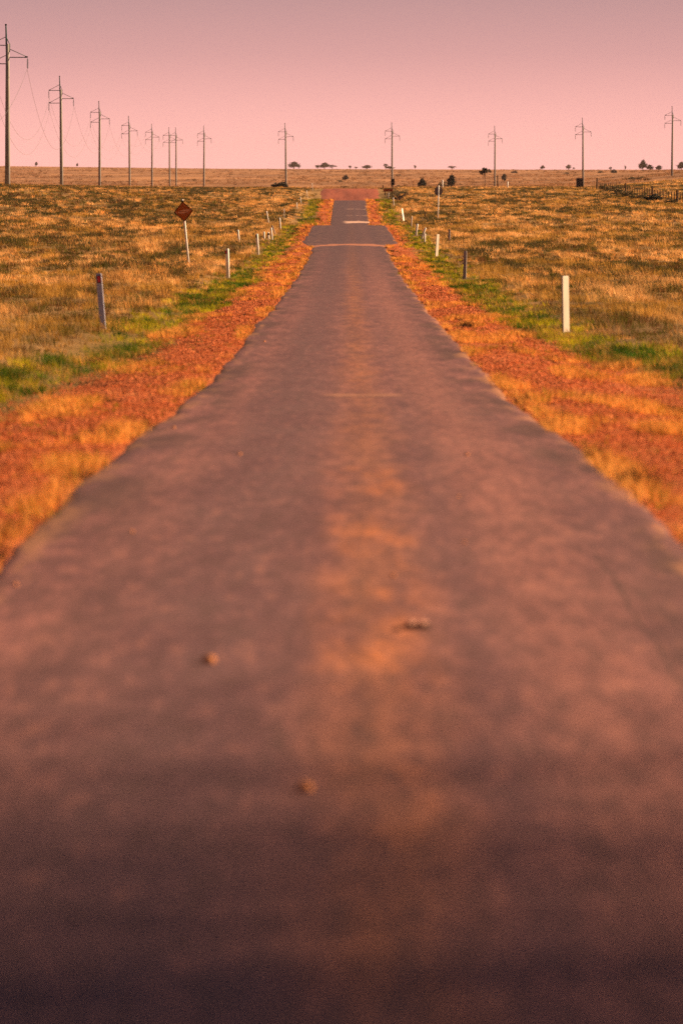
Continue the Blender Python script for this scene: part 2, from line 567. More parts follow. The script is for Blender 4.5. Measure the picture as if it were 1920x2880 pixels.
# ------------------------------------------------------------------ grass (stuff)
def grass(name, x, d, hgt, spread, blades, width, hue, label, lean=0.55, wind=-0.15):
    """one mesh of bent blades: arrays hold one entry per tuft, blades is the count per tuft"""
    n = len(x)
    z = ground_z(x, d)
    N = n * blades
    rep = lambda a: np.repeat(a, blades)
    ang = rng.uniform(0, 2 * PI, N)
    rad = np.sqrt(rng.uniform(0, 1, N)) * rep(spread)
    bx = rep(x) + np.cos(ang) * rad
    by = rep(d) + np.sin(ang) * rad
    bz = rep(z) - 0.02
    h = rep(hgt) * rng.uniform(0.55, 1.15, N)
    ln = rng.uniform(0.1, 1.0, N) * lean
    dx = np.cos(ang) * ln + wind + rng.normal(0, 0.12, N)
    dy = np.sin(ang) * ln + rng.normal(0, 0.12, N)
    fa = rng.uniform(0, PI, N)
    wx, wy = np.cos(fa), np.sin(fa) * 0.6
    w = rep(width) * rng.uniform(0.6, 1.3, N) * 0.5
    V = np.empty((N, 5, 3))
    V[:, 0] = np.stack([bx - wx * w, by - wy * w, bz], 1)
    V[:, 1] = np.stack([bx + wx * w, by + wy * w, bz], 1)
    mx, my, mz = bx + dx * h * 0.35, by + dy * h * 0.35, bz + h * 0.6
    V[:, 2] = np.stack([mx + wx * w * 0.8, my + wy * w * 0.8, mz], 1)
    V[:, 3] = np.stack([mx - wx * w * 0.8, my - wy * w * 0.8, mz], 1)
    V[:, 4] = np.stack([bx + dx * h, by + dy * h, bz + h * (1 - 0.25 * ln)], 1)
    b = (np.arange(N) * 5)[:, None]
    loops = np.concatenate([b + np.array([[0, 1, 2, 3]]), b + np.array([[3, 2, 4]])], 1).astype(np.int32)
    me = bpy.data.meshes.new(name)
    me.vertices.add(N * 5)
    me.vertices.foreach_set('co', V.reshape(-1).astype(np.float32))
    me.loops.add(N * 7)
    me.loops.foreach_set('vertex_index', loops.reshape(-1))
    me.polygons.add(N * 2)
    starts = (np.arange(N) * 7)[:, None] + np.array([[0, 4]])
    me.polygons.foreach_set('loop_start', starts.reshape(-1).astype(np.int32))
    me.update(calc_edges=True)
    at_ = me.attributes.new('hue', 'FLOAT_COLOR', 'FACE')
    c = np.repeat(hue, blades, 0) * rng.uniform(0.8, 1.2, (N, 1))
    c4 = np.concatenate([c, np.ones((N, 1))], 1)
    at_.data.foreach_set('color', np.repeat(c4, 2, 0).reshape(-1).astype(np.float32))
    me.materials.append(M['grass'])
    o = bpy.data.objects.new(name, me)
    COL.objects.link(o)
    return tag(o, label, 'grass', kind='stuff')


CLEAR = []          # (x, d, radius): keep the feet of posts readable


def lerp(a, b, t):
    return np.array(a)[None] * (1 - t[:, None]) + np.array(b)[None] * t[:, None]


STRAW, PALE, OLIVE, BROWN = (0.70, 0.35, 0.10), (0.95, 0.54, 0.21), (0.095, 0.088, 0.014), (0.15, 0.068, 0.026)
GREEN, LIME = (0.045, 0.100, 0.006), (0.42, 0.35, 0.012)
RUST, REDD, GOLD = (0.66, 0.200, 0.068), (0.26, 0.060, 0.020), (0.72, 0.33, 0.075)


def scatter(d0, d1, density, xin, margin):
    """random points on both sides of the road inside the view plus a margin"""
    area_w = 2 * (0.0625 * d1 + margin - xin)
    n = int(density * area_w * (d1 - d0))
    d = rng.uniform(d0, d1, n)
    x = rng.uniform(-(0.0625 * d1 + margin), 0.0625 * d1 + margin, n)
    ok = (np.abs(x) > xin) & (np.abs(x) < 0.0625 * d + margin)
    for cx, cd, r in CLEAR:
        ok &= ~((np.abs(x - cx) < r) & (d < cd + 0.3) & (d > cd - 0.014 * cd - 0.4))
    return x[ok], d[ok]


def clumpy(x, d, keep):
    return rng.uniform(0, 1, len(x)) < keep


def build_grass():
    # tall dry field grass
    X, D = [], []
    for d0, d1, dens, mg in ((30, 100, 10.0, 5), (100, 160, 8.0, 6), (160, 260, 4.6, 8), (260, 420, 2.4, 10), (420, 700, 1.1, 12), (700, 1150, 0.42, 15)):
        x, d = scatter(d0, d1, dens, 3.4, mg)
        wob = (fbm(x / 1.4, d / 3.0, 21) - 0.5) * 2.0
        ok = (np.abs(x) - flare(x, d) + wob > 4.3 + 1.3 * smooth(720, 800, d)) | ((d > 1020))
        X.append(x[ok]); D.append(d[ok])
    x, d = np.concatenate(X), np.concatenate(D)
    t1 = fbm(x / 0.9, d / 13.0, 31)
    t2 = fbm(x / 5.0, d / 45.0, 37)
    t3 = fbm(x / 0.45, d / 3.5, 33, 3)
    side = 0.035 * smooth(6, 22, -x) + 0.03 * smooth(3.5, 6, x) * (1 - smooth(100, 150, d))
    dark = smooth(0.455, 0.560, side + t1 * 0.42 + t2 * 0.18 + t3 * 0.40 + rng.normal(0, 0.03, len(x)))
    pale = smooth(0.42, 0.66, fbm(x / 0.7, d / 5.0, 41) + rng.normal(0, 0.10, len(x)))
    hue = lerp(STRAW, PALE, pale)
    yel = smooth(0.5, 0.66, fbm(x / 2.6, d / 18.0, 47))[:, None] * 0.8
    hue = hue * (1 - yel) + np.array((0.44, 0.24, 0.035))[None] * yel
    dk = np.where(rng.uniform(0, 1, len(x))[:, None] < 0.6, np.array(OLIVE)[None], np.array(BROWN)[None])
    hue = hue * (1 - dark[:, None]) + dk * dark[:, None]
    hue = hue * np.exp(rng.normal(0, 0.34, len(x)) + 1.6 * (fbm(x / 0.35, d / 2.2, 44, 3) - 0.5))[:, None].clip(0.35, 1.3)
    clump = fbm(x / 0.6, d / 2.0, 43, 3)
    hgt = (0.09 + 0.20 * smooth(0.45, 0.7, clump) + 0.14 * rng.uniform(0, 1, len(x)) ** 3) * (1 - 0.2 * dark)
    near = 1 - smooth(60, 110, d)
    hgt *= 1 - 0.25 * near
    wid = np.clip(d * 0.00006, 0.007, 0.035)
    far = d > 260
    m1, m2 = ~far, far
    grass('field_grass', x[m1], d[m1], hgt[m1], rng.uniform(0.06, 0.20, m1.sum()), 18, wid[m1], hue[m1], 'straw and olive clumps of grass on the plain beside the road', 1.0)
    grass('distant_grass', x[m2], d[m2], hgt[m2] * 1.15, rng.uniform(0.12, 0.4, m2.sum()), 14, wid[m2], hue[m2], 'sparse dry grass over the far paddocks', 0.9)
    # scattered tussocks and scrub on the far plain
    n = 9000
    d = np.exp(rng.uniform(math.log(1250), math.log(6900), n))
    x = rng.uniform(-1, 1, n) * (0.064 * d + 20)
    t = fbm(x / 60, d / 420.0, 95)
    ok = t + rng.normal(0, 0.06, n) > 0.48
    x, d = x[ok], d[ok]
    hue = lerp((0.16, 0.090, 0.040), (0.50, 0.25, 0.115), rng.uniform(0, 1, len(x)))
    grass('far_scrub', x, d, rng.uniform(0.3, 1.1, len(x)), rng.uniform(0.6, 3.0, len(x)), 22, np.clip(d * 0.00006, 0.08, 0.3), hue, 'low tussocks and scrub dotted over the far plain', 0.6, 0.0)

    # green strip in the table drain
    X, D = [], []
    for d0, d1, dens in ((22, 90, 34), (90, 180, 20), (180, 320, 9), (320, 720, 3.5)):
        n = int(dens * (d1 - d0) * 6.4)
        d = rng.uniform(d0, d1, n)
        x = rng.uniform(2.6, 5.8, n) * rng.choice([-1, 1], n)
        ax = np.abs(x) - flare(x, d)
        wob = (fbm(x / 1.1, d / 4.0, 51) - 0.5) * 1.3
        keep = smooth(2.95, 3.25, ax + wob) * (1 - smooth(4.0, 4.6, ax + wob)) * (0.40 + 0.60 * smooth(0.42, 0.56, fbm(x * 0.9, d / 11.0, 57)))
        ok = rng.uniform(0, 1, n) < keep
        for cx, cd, r in CLEAR:
            ok &= ~((np.abs(x - cx) < r) & (d < cd + 0.3) & (d > cd - 0.012 * cd - 0.6))
        X.append(x[ok]); D.append(d[ok])
    x, d = np.concatenate(X), np.concatenate(D)
    t = smooth(0.4, 0.66, fbm(x * 1.6, d / 2.0, 61) + rng.normal(0, 0.07, len(x)))
    hue = lerp(GREEN, LIME, t)
    dry = rng.uniform(0, 1, len(x)) < 0.06 + 0.45 * smooth(0.45, 0.62, fbm(x * 1.1, d / 3.0, 63))
    hue[dry] = np.array((0.42, 0.24, 0.05))
    hue = hue * np.exp(rng.normal(0, 0.3, len(x)) + 1.8 * (fbm(x * 2.2, d / 1.6, 64, 3) - 0.5))[:, None].clip(0.35, 1.7)
    far = smooth(320, 500, d)
    grass('green_grass', x, d, rng.uniform(0.08, 0.19, len(x)) * (1 + 1.0 * far), rng.uniform(0.04, 0.10, len(x)) * (1 + 2 * far), 14,
          np.clip(d * 0.00007, 0.006, 0.03), hue, 'green grass strip growing along the roadside drains', 0.8)

    # short reddish stubble on the verges with golden tussocks
    X, D = [], []
    for d0, d1, dens in ((15, 60, 150), (60, 120, 100), (120, 240, 36), (240, 420, 10), (480, 640, 5)):
        n = int(dens * (d1 - d0) * 5.1)
        d = rng.uniform(d0, d1, n)
        x = rng.uniform(1.7, 4.4, n) * rng.choice([-1, 1], n)
        wob = (fbm(x / 1.1, d / 4.0, 51) - 0.5) * 1.3
        extra = np.where((d > 280) & (d < 392), 0.75, 0.0)
        lim = 1.72 + extra + (fbm(d / 3.0, x * 0 + 2.0, 71) - 0.5) * 0.3
        ok = (np.abs(x) > lim) & (np.abs(x) - flare(x, d) + wob < 3.35 + rng.normal(0, 0.12, n))
        X.append(x[ok]); D.append(d[ok])
    x, d = np.concatenate(X), np.concatenate(D)
    ax = np.abs(x)
    t = fbm(x * 1.3, d / 3.2, 81) + 0.13 * (1 - smooth(1.8, 2.15, ax)) + rng.normal(0, 0.03, len(x))
    gold = smooth(0.59, 0.70, t)
    bare = smooth(0.35, 0.5, fbm(x * 1.9, d / 2.5, 85))
    ok = rng.uniform(0, 1, len(x)) < 0.35 + 0.65 * np.maximum(gold, bare)
    x, d, gold = x[ok], d[ok], gold[ok]
    hue = lerp(REDD, RUST, rng.uniform(0, 1, len(x)) ** 0.8)
    hue = hue * (1 - gold[:, None]) + np.array(GOLD)[None] * gold[:, None]
    hue = hue * np.exp(rng.normal(0, 0.5, len(x)) + 0.9 * (fbm(x * 4.0, d / 0.8, 87, 3) - 0.5))[:, None].clip(0.3, 1.5)
    gr = (rng.uniform(0, 1, len(x)) < 0.12 * smooth(0.5, 0.62, fbm(x * 2.0, d / 2.0, 88)) + 0.03)
    hue[gr] = np.array(LIME) * 0.6
    dkc = fbm(x * 2.4, d / 1.8, 89) + rng.normal(0, 0.02, len(x)) > 0.70
    hue[dkc] = np.array((0.06, 0.03, 0.012))
    far = smooth(240, 420, d)
    grass('verge_stubble', x, d, (0.02 + 0.05 * rng.uniform(0, 1, len(x)) ** 2 + 0.11 * gold * rng.uniform(0.4, 1.3, len(x))) * (1 + far), rng.uniform(0.03, 0.07, len(x)) * (1 + far), 9,
          np.clip(d * 0.00008, 0.006, 0.03), hue, 'rusty stubble and golden tussocks on the gravel verges', 1.1)

    # loose gravel on the verges
    n = 42000
    d = np.exp(rng.uniform(math.log(22), math.log(170), n))
    x = (1.72 + np.abs(rng.normal(0, 1.0, n))) * rng.choice([-1, 1], n)
    ok = (np.abs(x) - flare(x, d) < 3.4) & (fbm(x * 1.2, d / 3.0, 97) + rng.normal(0, 0.06, n) > 0.40)
    x, d = x[ok], d[ok]
    n = len(x)
    z = ground_z(x, d)
    s_ = rng.uniform(0.004, 0.011, n) * (1 + d / 90.0)
    O = np.array([(1, 0, 0), (0, 1, 0), (-1, 0, 0), (0, -1, 0), (0, 0, 0.8), (0, 0, -0.8)], float)
    V = O[None] * s_[:, None, None] * rng.uniform(0.6, 1.4, (n, 6, 1)) + rng.normal(0, 0.2, (n, 6, 3)) * s_[:, None, None]
    V += np.stack([x, d, z + s_ * 0.3], 1)[:, None]
    T = np.array([(0, 1, 4), (1, 2, 4), (2, 3, 4), (3, 0, 4), (1, 0, 5), (2, 1, 5), (3, 2, 5), (0, 3, 5)])
    F = (T[None] + (np.arange(n) * 6)[:, None, None]).reshape(-1, 3)
    me = bpy.data.meshes.new('verge_gravel')
    me.from_pydata(V.reshape(-1, 3).tolist(), [], F.tolist())
    c = lerp((0.22, 0.055, 0.02), (0.70, 0.21, 0.08), rng.uniform(0, 1, n) ** 1.1)
    c4 = np.repeat(np.concatenate([c, np.ones((n, 1))], 1), 8, 0)
    me.attributes.new('hue', 'FLOAT_COLOR', 'FACE').data.foreach_set('color', c4.astype(np.float32).reshape(-1))
    me.materials.append(M['pebbles'])
    o = bpy.data.objects.new('verge_gravel', me)
    COL.objects.link(o)
    tag(o, 'loose red gravel scattered over the road verges', 'gravel', kind='stuff')

    # dark low scrub lying in streaks across the paddocks
    x, d = scatter(110, 1000, 0.55, 5.2, 12)
    t = fbm(x / 3.5, d / 30.0, 91) + rng.normal(0, 0.02, len(x))
    ok = (t > 0.575)
    x, d = x[ok], d[ok]
    hue = lerp((0.05, 0.055, 0.018), (0.10, 0.075, 0.03), rng.uniform(0, 1, len(x)))
    grass('low_scrub', x, d, rng.uniform(0.12, 0.34, len(x)), rng.uniform(0.2, 0.7, len(x)), 26, np.clip(d * 0.00007, 0.012, 0.04), hue,
          'dark low scrub in streaks among the dry grass', 0.5, 0.0)


# ------------------------------------------------------------------ guide posts
def post_section(w, t, flat):
    if flat:
        b = min(w, t) * 0.25
        return [(-w / 2 + b, -t / 2), (w / 2 - b, -t / 2), (w / 2, -t / 2 + b), (w / 2, t / 2), (w / 2 - b, t / 2 + 0.0), (-w / 2, t / 2), (-w / 2, -t / 2 + b)]
    return [(w / 2 * math.cos(2 * PI * k / 14), t / 2 * math.sin(2 * PI * k / 14)) for k in range(14)]


def guide_post(base, top_px, label, mat='white', w=0.115, t=0.07, flat=False, rz=0.0, reflector=None, cap=False, name='guide_post', group='guide posts along the road'):
    (xb, yb), (xt, yt) = base, top_px
    p = at(xb, yb)
    s = p.y / FPX
    H = max((yb - yt) * s, 0.4)
    lean = math.atan2((xt - xb) * s, H)
    root = empty(name, p + Vector((0, 0, -0.02)), (0, lean, rz) if abs(rz) < 1e-6 else (0, lean, 0))
    tag(root, label, 'post', group)
    rot = Matrix.Rotation(rz, 3, 'Z')
    sec = [(rot @ Vector((x, y, 0))) for x, y in post_section(w, t, flat)]
    mb = MB()
    n = len(sec)
    lv = [(-0.25, 1.0), (H - 0.03, 1.0), (H, 0.82)]
    v = [(q.x * k, q.y * k, z) for z, k in lv for q in sec]
    f = [tuple(range(n - 1, -1, -1)), tuple(range(2 * n, 3 * n))]
    for r in range(2):
        f += [(r * n + i, r * n + (i + 1) % n, (r + 1) * n + (i + 1) % n, (r + 1) * n + i) for i in range(n)]
    mb.add(v, f)
    mb.build('shaft', M[mat], root, smooth_=not flat)
    if reflector:
        m_, wr, hr, zr, off = reflector
        out = rot @ Vector((off, -t / 2 - 0.006, 0))
        rb = MB().box((out.x, out.y, H - zr), (wr, 0.012, hr), rot.to_4x4().to_3x3())
        r_ = rb.build('reflector', M[m_], root)
        if m_ == 'red':
            fr = MB()
            for sx, sz, ww, hh in ((0, 1, wr + 0.024, 0.012), (0, -1, wr + 0.024, 0.012), (1, 0, 0.012, hr), (-1, 0, 0.012, hr)):
                c = rot @ Vector((off + sx * (wr / 2 + 0.006), -t / 2 - 0.007, 0))
                fr.box((c.x, c.y, H - zr + sz * (hr / 2 + 0.006)), (ww, 0.016, hh), rot)
            fr.build('rim', M['redrim'], r_)
    if cap:
        v = [(q.x * k, q.y * k, z) for z, k in ((H - 0.17, 1.08), (H - 0.05, 1.08)) for q in sec]
        f = [(i, (i + 1) % n, n + (i + 1) % n, n + i) for i in range(n)]
        MB().add(v, f).build('band', M['black'], root)
    CLEAR.append((p.x, p.y, 0.10 + 0.0003 * p.y))
    return root


RDIM = ('red', 0.05, 0.11, 0.11, 0.0)
BL = ('black', 0.05, 0.12, 0.12, -0.02)


def build_posts():
    guide_post((290, 924), (277.5, 765), 'leaning white guide post in painted blue-grey shade with a red reflector, nearest on the left', 'shaded_white', 0.105, 0.02, True, -0.12, RDIM)
    guide_post((1591, 934), (1588, 773), 'largest bright white guide post, nearest on the right verge', 'cream', 0.21, 0.03, True, 0.95)
    guide_post((641, 782), (639, 697), 'white guide post with a dark red reflector, second nearest on the left', 'white', 0.120, 0.11, False, -0.2, ('red', 0.03, 0.09, 0.12, -0.035))
    guide_post((726, 717), (722, 656), 'white guide post with a black reflector at the edge of the left green strip', 'white', 0.115, 0.11, False, -0.2, BL)
    guide_post((1306, 785), (1308, 704), 'dull grey post in the grass behind the right green strip', 'grey', 0.11, 0.06, True, 0.1)
    guide_post((1227, 721), (1231, 657), 'bright white guide post, second nearest on the right verge', 'cream', 0.21, 0.03, True, 0.95)
    guide_post((1263, 677), (1263, 643), 'short purple-grey stake beside the bright white guide post on the right', 'grey', 0.11, 0.06, True, 0.1, ('black', 0.06, 0.05, 0.05, 0.02))
    guide_post((672, 680), (668.5, 645), 'small white post with a black top standing alone in the left grass', 'white', 0.115, 0.11, False, -0.2, BL)
    fl = 'short stakes at the floodway'
    guide_post((743, 671), (742, 650), 'leftmost short pale stake of the cluster left of the widened pavement', 'white', 0.105, 0.11, False, -0.2, group=fl)
    guide_post((755.5, 672), (754, 652), 'short stake with a black top between two pale stakes left of the widened pavement', 'white', 0.105, 0.11, False, -0.2, cap=True, group=fl)
    guide_post((765, 673), (762, 639), 'tallest pale stake of the cluster left of the widened pavement', 'white', 0.105, 0.11, False, -0.2, group=fl)
    guide_post((774, 659), (764, 631), 'stake leaning left over the cluster left of the widened pavement', 'grey', 0.09, 0.07, False, -0.4, group=fl)
    guide_post((788.5, 645), (786, 611), 'pale guide post right of the stake cluster on the left side', 'white', 0.105, 0.11, False, -0.2, BL)
    guide_post((755, 626), (749, 592), 'pale post leaning left in the straw grass beyond the left stake cluster', 'white', 0.115, 0.11, False, -0.2)
    guide_post((799, 614), (798, 586), 'faint thin post in the left grass beyond the pale guide post', 'white', 0.09, 0.06, False, -0.3)
    guide_post((835, 586), (834, 569), 'faintest small post beside the far left green strip', 'white', 0.105, 0.11, False, -0.2)
    guide_post((846, 573), (844, 553), 'pale post at the top of the far left green strip', 'white', 0.12, 0.09, False, -0.5)
    guide_post((864, 557), (862, 535), 'post left of the red gravel rise, lower of two', 'white', 0.13, 0.10, False, -0.3)
    guide_post((879, 537), (877, 514), 'post on the crest left of the red gravel, farthest on the left', 'white', 0.13, 0.10, False, -0.4)
    guide_post((1091, 561), (1093, 541), 'post below the brown barrier at the right crest', 'white', 0.13, 0.10, False, -0.3)
    guide_post((1106.5, 577.5), (1105, 554), 'bright small post on the right between barrier and leaning white post', 'white', 0.14, 0.10, False, -0.6)
    guide_post((1135, 620), (1130, 585), 'thick bright white post leaning left beside the far right green strip', 'white', 0.20, 0.03, True, 0.95)
    guide_post((1156, 641), (1158, 606), 'thin pale stake in the right grass nearest the far green strip', 'white', 0.08, 0.06, False, -0.3, BL)
    guide_post((1194, 614), (1195, 596), 'small dark stub in the grass left of the round sign pole', 'timber', 0.10, 0.08, False, 0)
    guide_post((1169, 662), (1173, 628), 'pale stake leaning right at the corner of the widened pavement', 'white', 0.125, 0.11, False, -0.2, group=fl)
    guide_post((1185, 671), (1197, 637), 'stake tilted far to the right, crossing a short upright stake', 'white', 0.105, 0.11, False, -0.2, group=fl)
    guide_post((1193.5, 680), (1194, 655), 'short upright stake crossed by the tilted one at the right', 'white', 0.105, 0.11, False, -0.2, group=fl)


build_posts()


# ------------------------------------------------------------------ signs
def diamond_sign():
    p = at(530, 742)
    s = p.y / FPX
    H = (742 - 560) * s
    lean = math.atan2((513 - 530) * s, H)
    root = empty('warning_sign', p, (0, lean, 0))
    tag(root, 'dark brown diamond warning sign on a leaning white pole', 'sign')
    MB().tube([(0, 0, -0.3), (0, 0, H * 0.5), (0, 0, H)], [0.045, 0.042, 0.04], 10).build('pole', M['white'], root, True)
    c = H - (595 - 560) * s
    r = 27.5 * s

    def dia(k):
        return [(0, c - k * 1.06), (k, c), (0, c + k * 1.06), (-k, c)]
    pl = MB().prism(dia(r), -0.075, -0.055, 'y').build('sign_plate', M['signbrown'], root)
    a, b = dia(r), dia(r * 0.90)
    v = [(x, -0.0785, z) for x, z in a] + [(x, -0.0785, z) for x, z in b] + [(x, -0.0755, z) for x, z in a] + [(x, -0.0755, z) for x, z in b]
    f = []
    for i in range(4):
        j = (i + 1) % 4
        f += [(i, j, 4 + j, 4 + i), (i, 8 + i, 8 + j, j), (4 + i, 4 + j, 12 + j, 12 + i)]
    MB().add(v, f).build('border', M['signedge'], pl)
    # the faint lettered streak across the face
    mk = MB()
    top, bot = [], []
    for k in range(25):
        u = k / 24
        x = (-0.55 + 1.28 * u) * r
        mid = c + (-0.05 + 0.15 * u) * r
        th = (0.05 + 0.12 * math.sin(PI * min(1, u * 1.05)) + 0.02 * math.sin(u * 31)) * r
        top.append((x, mid + th)); bot.append((x, mid - th))
    loop = top + bot[::-1]
    loop2 = [((x - 0.06 * r) * 0.88 + 0.06 * r, (z - c - 0.02 * r) * 0.30 + c + 0.02 * r) for x, z in loop]
    n = len(loop)
    v = [(x, -0.0775, z) for x, z in loop] + [(x, -0.0775, z) for x, z in loop2]
    mk.add(v, [(i, n + i, n + (i + 1) % n, (i + 1) % n) for i in range(n)])
    ring = [(-0.72 * r + 0.055 * r * math.cos(2 * PI * k / 12), c - 0.06 * r + 0.075 * r * math.sin(2 * PI * k / 12)) for k in range(12)]
    mk.add([(x, -0.0775, z) for x, z in ring], [tuple(range(12))])
    mk.build('lettering', M['signmark'], pl)
    for zb, hb in ((H - 0.10, 0.10), (c - r * 0.6, 0.06)):
        MB().box((0, -0.03, zb), (0.09, 0.05, hb)).build('bracket', M['signedge'], root)
    CLEAR.append((p.x, p.y, 0.25))


def round_sign():
    p = at(1231, 614)
    s = p.y / FPX
    H = (614 - 522) * s
    root = empty('round_sign', p, (0, math.atan2(2 * s, H), 0))
    tag(root, 'round road sign seen from behind on a thin white pole', 'sign')
    MB().tube([(0, 0, -0.3), (0, 0, H * 0.5), (0, 0, H)], [0.055, 0.05, 0.05], 10).build('pole', M['white'], root, True)
    c = H - (538 - 522) * s
    r = 13.5 * s
    ring = [(r * 0.86 * math.cos(2 * PI * k / 28), c + r * math.sin(2 * PI * k / 28)) for k in range(28)]
    d = MB().prism(ring, 0.060, 0.075, 'y').build('sign_disc', M['signback'], root)
    for q in (0.5, -0.5):
        MB().box((0, 0.045, c + r * q), (r * 1.2, 0.028, 0.05)).build('rail', M['signback'], d)
    CLEAR.append((p.x, p.y, 0.4))


diamond_sign()
round_sign()

# ------------------------------------------------------------------ power poles and wires
PH = 18.3


def make_pole():
    root = empty('power_pole', (0, 0, 0))
    H = PH
    body = H * 0.88
    MB().tube([(0, 0, -1.5), (0, 0, body * 0.33), (0, 0, body * 0.66), (0, 0, body)], [0.31, 0.28, 0.245, 0.21], 16).build('shaft', M['concrete'], root, True)
    pk = MB().tube([(-0.12, 0, body - 1.0), (-0.14, 0, body + 0.3), (-0.2, 0, H)], [0.10, 0.11, 0.075], 8)
    pk.tube([(-0.13, 0, body + 0.75), (0.26, 0, body - 0.05), (0.25, 0, body - 0.9)], 0.045, 6)
    pk.box((-0.2, 0, H), (0.22, 0.1, 0.16))
    pk.build('peak', M['steel'], root, False)
    for side, z, L in ((-1, H * 0.872, 2.05), (1, H * 0.797, 2.2), (-1, H * 0.757, 2.05)):
        x0 = side * 0.22
        x1 = side * (L + 0.1)
        arm = MB()
        arm.box(((x0 + x1) / 2, 0, z), (abs(x1 - x0), 0.09, 0.10))
        arm.box((x1 - side * 0.15, 0, z + 0.05), (0.32, 0.14, 0.20))
        a = arm.build('crossarm', M['steel'], root)
        MB().tube([(x0, 0, z + 0.95), (x1 - side * 0.15, 0, z + 0.10)], 0.036, 6).build('brace', M['steel'], a, True)
        ins = MB()
        n = 9
        ins.tube([(x1, 0, z - 0.05), (x1, 0, z - 1.32)], 0.03, 6)
        for k in range(n):
            zz = z - 0.22 - k * 0.115
            ins.tube([(x1, 0, zz), (x1, 0, zz - 0.05)], [0.07, 0.13], 10)
        ins.build('insulator', M['glass'], a, False)
    return root


POLES = [  # base x, top y, distance, visible base y, label
    (21, 68, 0, 'tallest and nearest power pole at the left edge'),
    (173, 213.5, 0, 'second nearest power pole on the left with wires on both sides'),
    (280, 284, 0, 'third power pole from the left edge'),
    (364.5, 326, 0, 'fourth power pole from the left edge'),
    (427, 348, 0, 'fifth power pole from the left edge, left of the close pair'),
    (477, 358, 0, 'left pole of the close pair above the diamond sign'),
    (495, 358, 0, 'right pole of the close pair above the diamond sign'),
    (573, 353, 0, 'power pole alone right of the close pair'),
    (804, 345.7, 0, 'power pole left of the road with a dark bush at its foot'),
    (1102, 344, 0, 'power pole right of the road with a dark box at its foot'),
    (1391, 353.7, 0, 'power pole beside the flat-topped tree right of the round sign'),
    (1639, 331, 0, 'power pole standing beside the dark cabinet'),
    (1889, 298.6, 0, 'rightmost power pole near the right edge'),
]
DIST = [656, 968, 1257, 1528, 1733, 1830, 1841, 1737, 1600, 1645, 1743, 1525, 1480]


def build_poles():
    proto = make_pole()
    res = []
    for i, ((px, yt, _, lab), d) in enumerate(zip(POLES, DIST)):
        o = proto if i == 0 else copy_tree(proto)
        x = lateral(px, d)
        z0 = gz(x, d)
        ztop = height_at(yt, d)
        k = (ztop - z0) / PH
        o.location = (x, d, z0)
        o.scale = (0.94, 0.94, k) if i else (1, 1, k)
        o.rotation_euler = (0, (0.004, -0.006, 0.003, -0.005, 0.006, -0.004, 0.002, 0.008, -0.007, 0.003, 0.004, -0.003, 0.008)[i], 0.0)
        tag(o, lab, 'power pole', 'power poles across the plain')
        res.append((Vector((x, d, z0)), k, 0.94 if i else 1.0))
    return res


PB = build_poles()


def wires():
    # the pole before the first stands outside the picture; the line comes in from it
    first = Vector((PB[0][0].x + 8.0, PB[0][0].y - 300, PB[0][0].z - 0.6))
    chain = [(first, 1.0, 1.0)] + [PB[i] for i in (0, 1, 2, 3, 4, 5)]
    for side, zf, L, lab in ((-1, 0.872, 2.15, 'upper left overhead wire sagging between the left power poles'),
                             (1, 0.797, 2.3, 'right overhead wire sagging between the left power poles'),
                             (-1, 0.757, 2.15, 'lower left overhead wire sagging between the left power poles')):
        mb = MB()
        pts = []
        for (a, ka, sa), (b, kb, sb) in zip(chain[:-1], chain[1:]):
            A = a + Vector((side * L * sa, 0, (PH * zf - 1.34) * ka))
            B = b + Vector((side * L * sb, 0, (PH * zf - 1.34) * kb))
            sag = 7.6 * ((b.y - a.y) / 300.0) ** 2
            for q in range(24):
                u = q / 24
                pts.append(A.lerp(B, u) - Vector((0, 0, 4 * sag * u * (1 - u))))
        pts.append(B)
        pts = [p for p in pts if p.y > PB[0][0].y - 296]
        mb.tube(pts, 0.015, 5)
        tag(mb.build('overhead_wire', M['wire'], None, True), lab, 'wire', 'overhead wires of the left line')


wires()


# ------------------------------------------------------------------ trees and bushes
def leaf_mesh(name, blobs, n, size, tones):
    """leaf clumps spread through a few overlapping ellipsoids; tones vary per clump"""
    V, F, C = [], [], []
    clumps = []
    for (cx, cy, cz, rx, ry, rz) in blobs:
        m = max(5, int(n / len(blobs) / 14))
        for _ in range(m):
            v = Vector((random.gauss(0, 1), random.gauss(0, 1), random.gauss(0, 1))).normalized()
            r = random.uniform(0.45, 1.0)
            clumps.append((Vector((cx + v.x * rx * r, cy + v.y * ry * r, cz + v.z * rz * r)), min(rx, ry, rz) * 0.34, random.random()))
    for c, r, t in clumps:
        base = [tones[0][i] * (1 - t) + tones[1][i] * t for i in range(3)]
        for _ in range(14):
            p = c + Vector((random.gauss(0, 1), random.gauss(0, 1), random.gauss(0, 0.8))) * r * 0.6
            u = Vector((random.gauss(0, 1), random.gauss(0, 1), random.gauss(0, 1))).normalized()
            w = u.orthogonal().normalized()
            w.rotate(Matrix.Rotation(random.uniform(0, PI), 3, u))
            s = size * random.uniform(0.6, 1.3)
            e = w.cross(u) * s * 0.45
            b = len(V)
            V += [p - w * s, p + e, p + w * s, p - e]
            F.append((b, b + 1, b + 2, b + 3))
            g_ = random.uniform(0.8, 1.2)
            C.append([q * g_ for q in base] + [1])
    me = bpy.data.meshes.new(name)
    me.from_pydata([tuple(v) for v in V], [], F)
    a = me.attributes.new('hue', 'FLOAT_COLOR', 'FACE')
    a.data.foreach_set('color', np.array(C, np.float32).reshape(-1))
    me.materials.append(M['leaf'])
    return me


DARKT = ((0.016, 0.028, 0.028), (0.042, 0.055, 0.042))
OLIVT = ((0.05, 0.05, 0.025), (0.10, 0.085, 0.04))
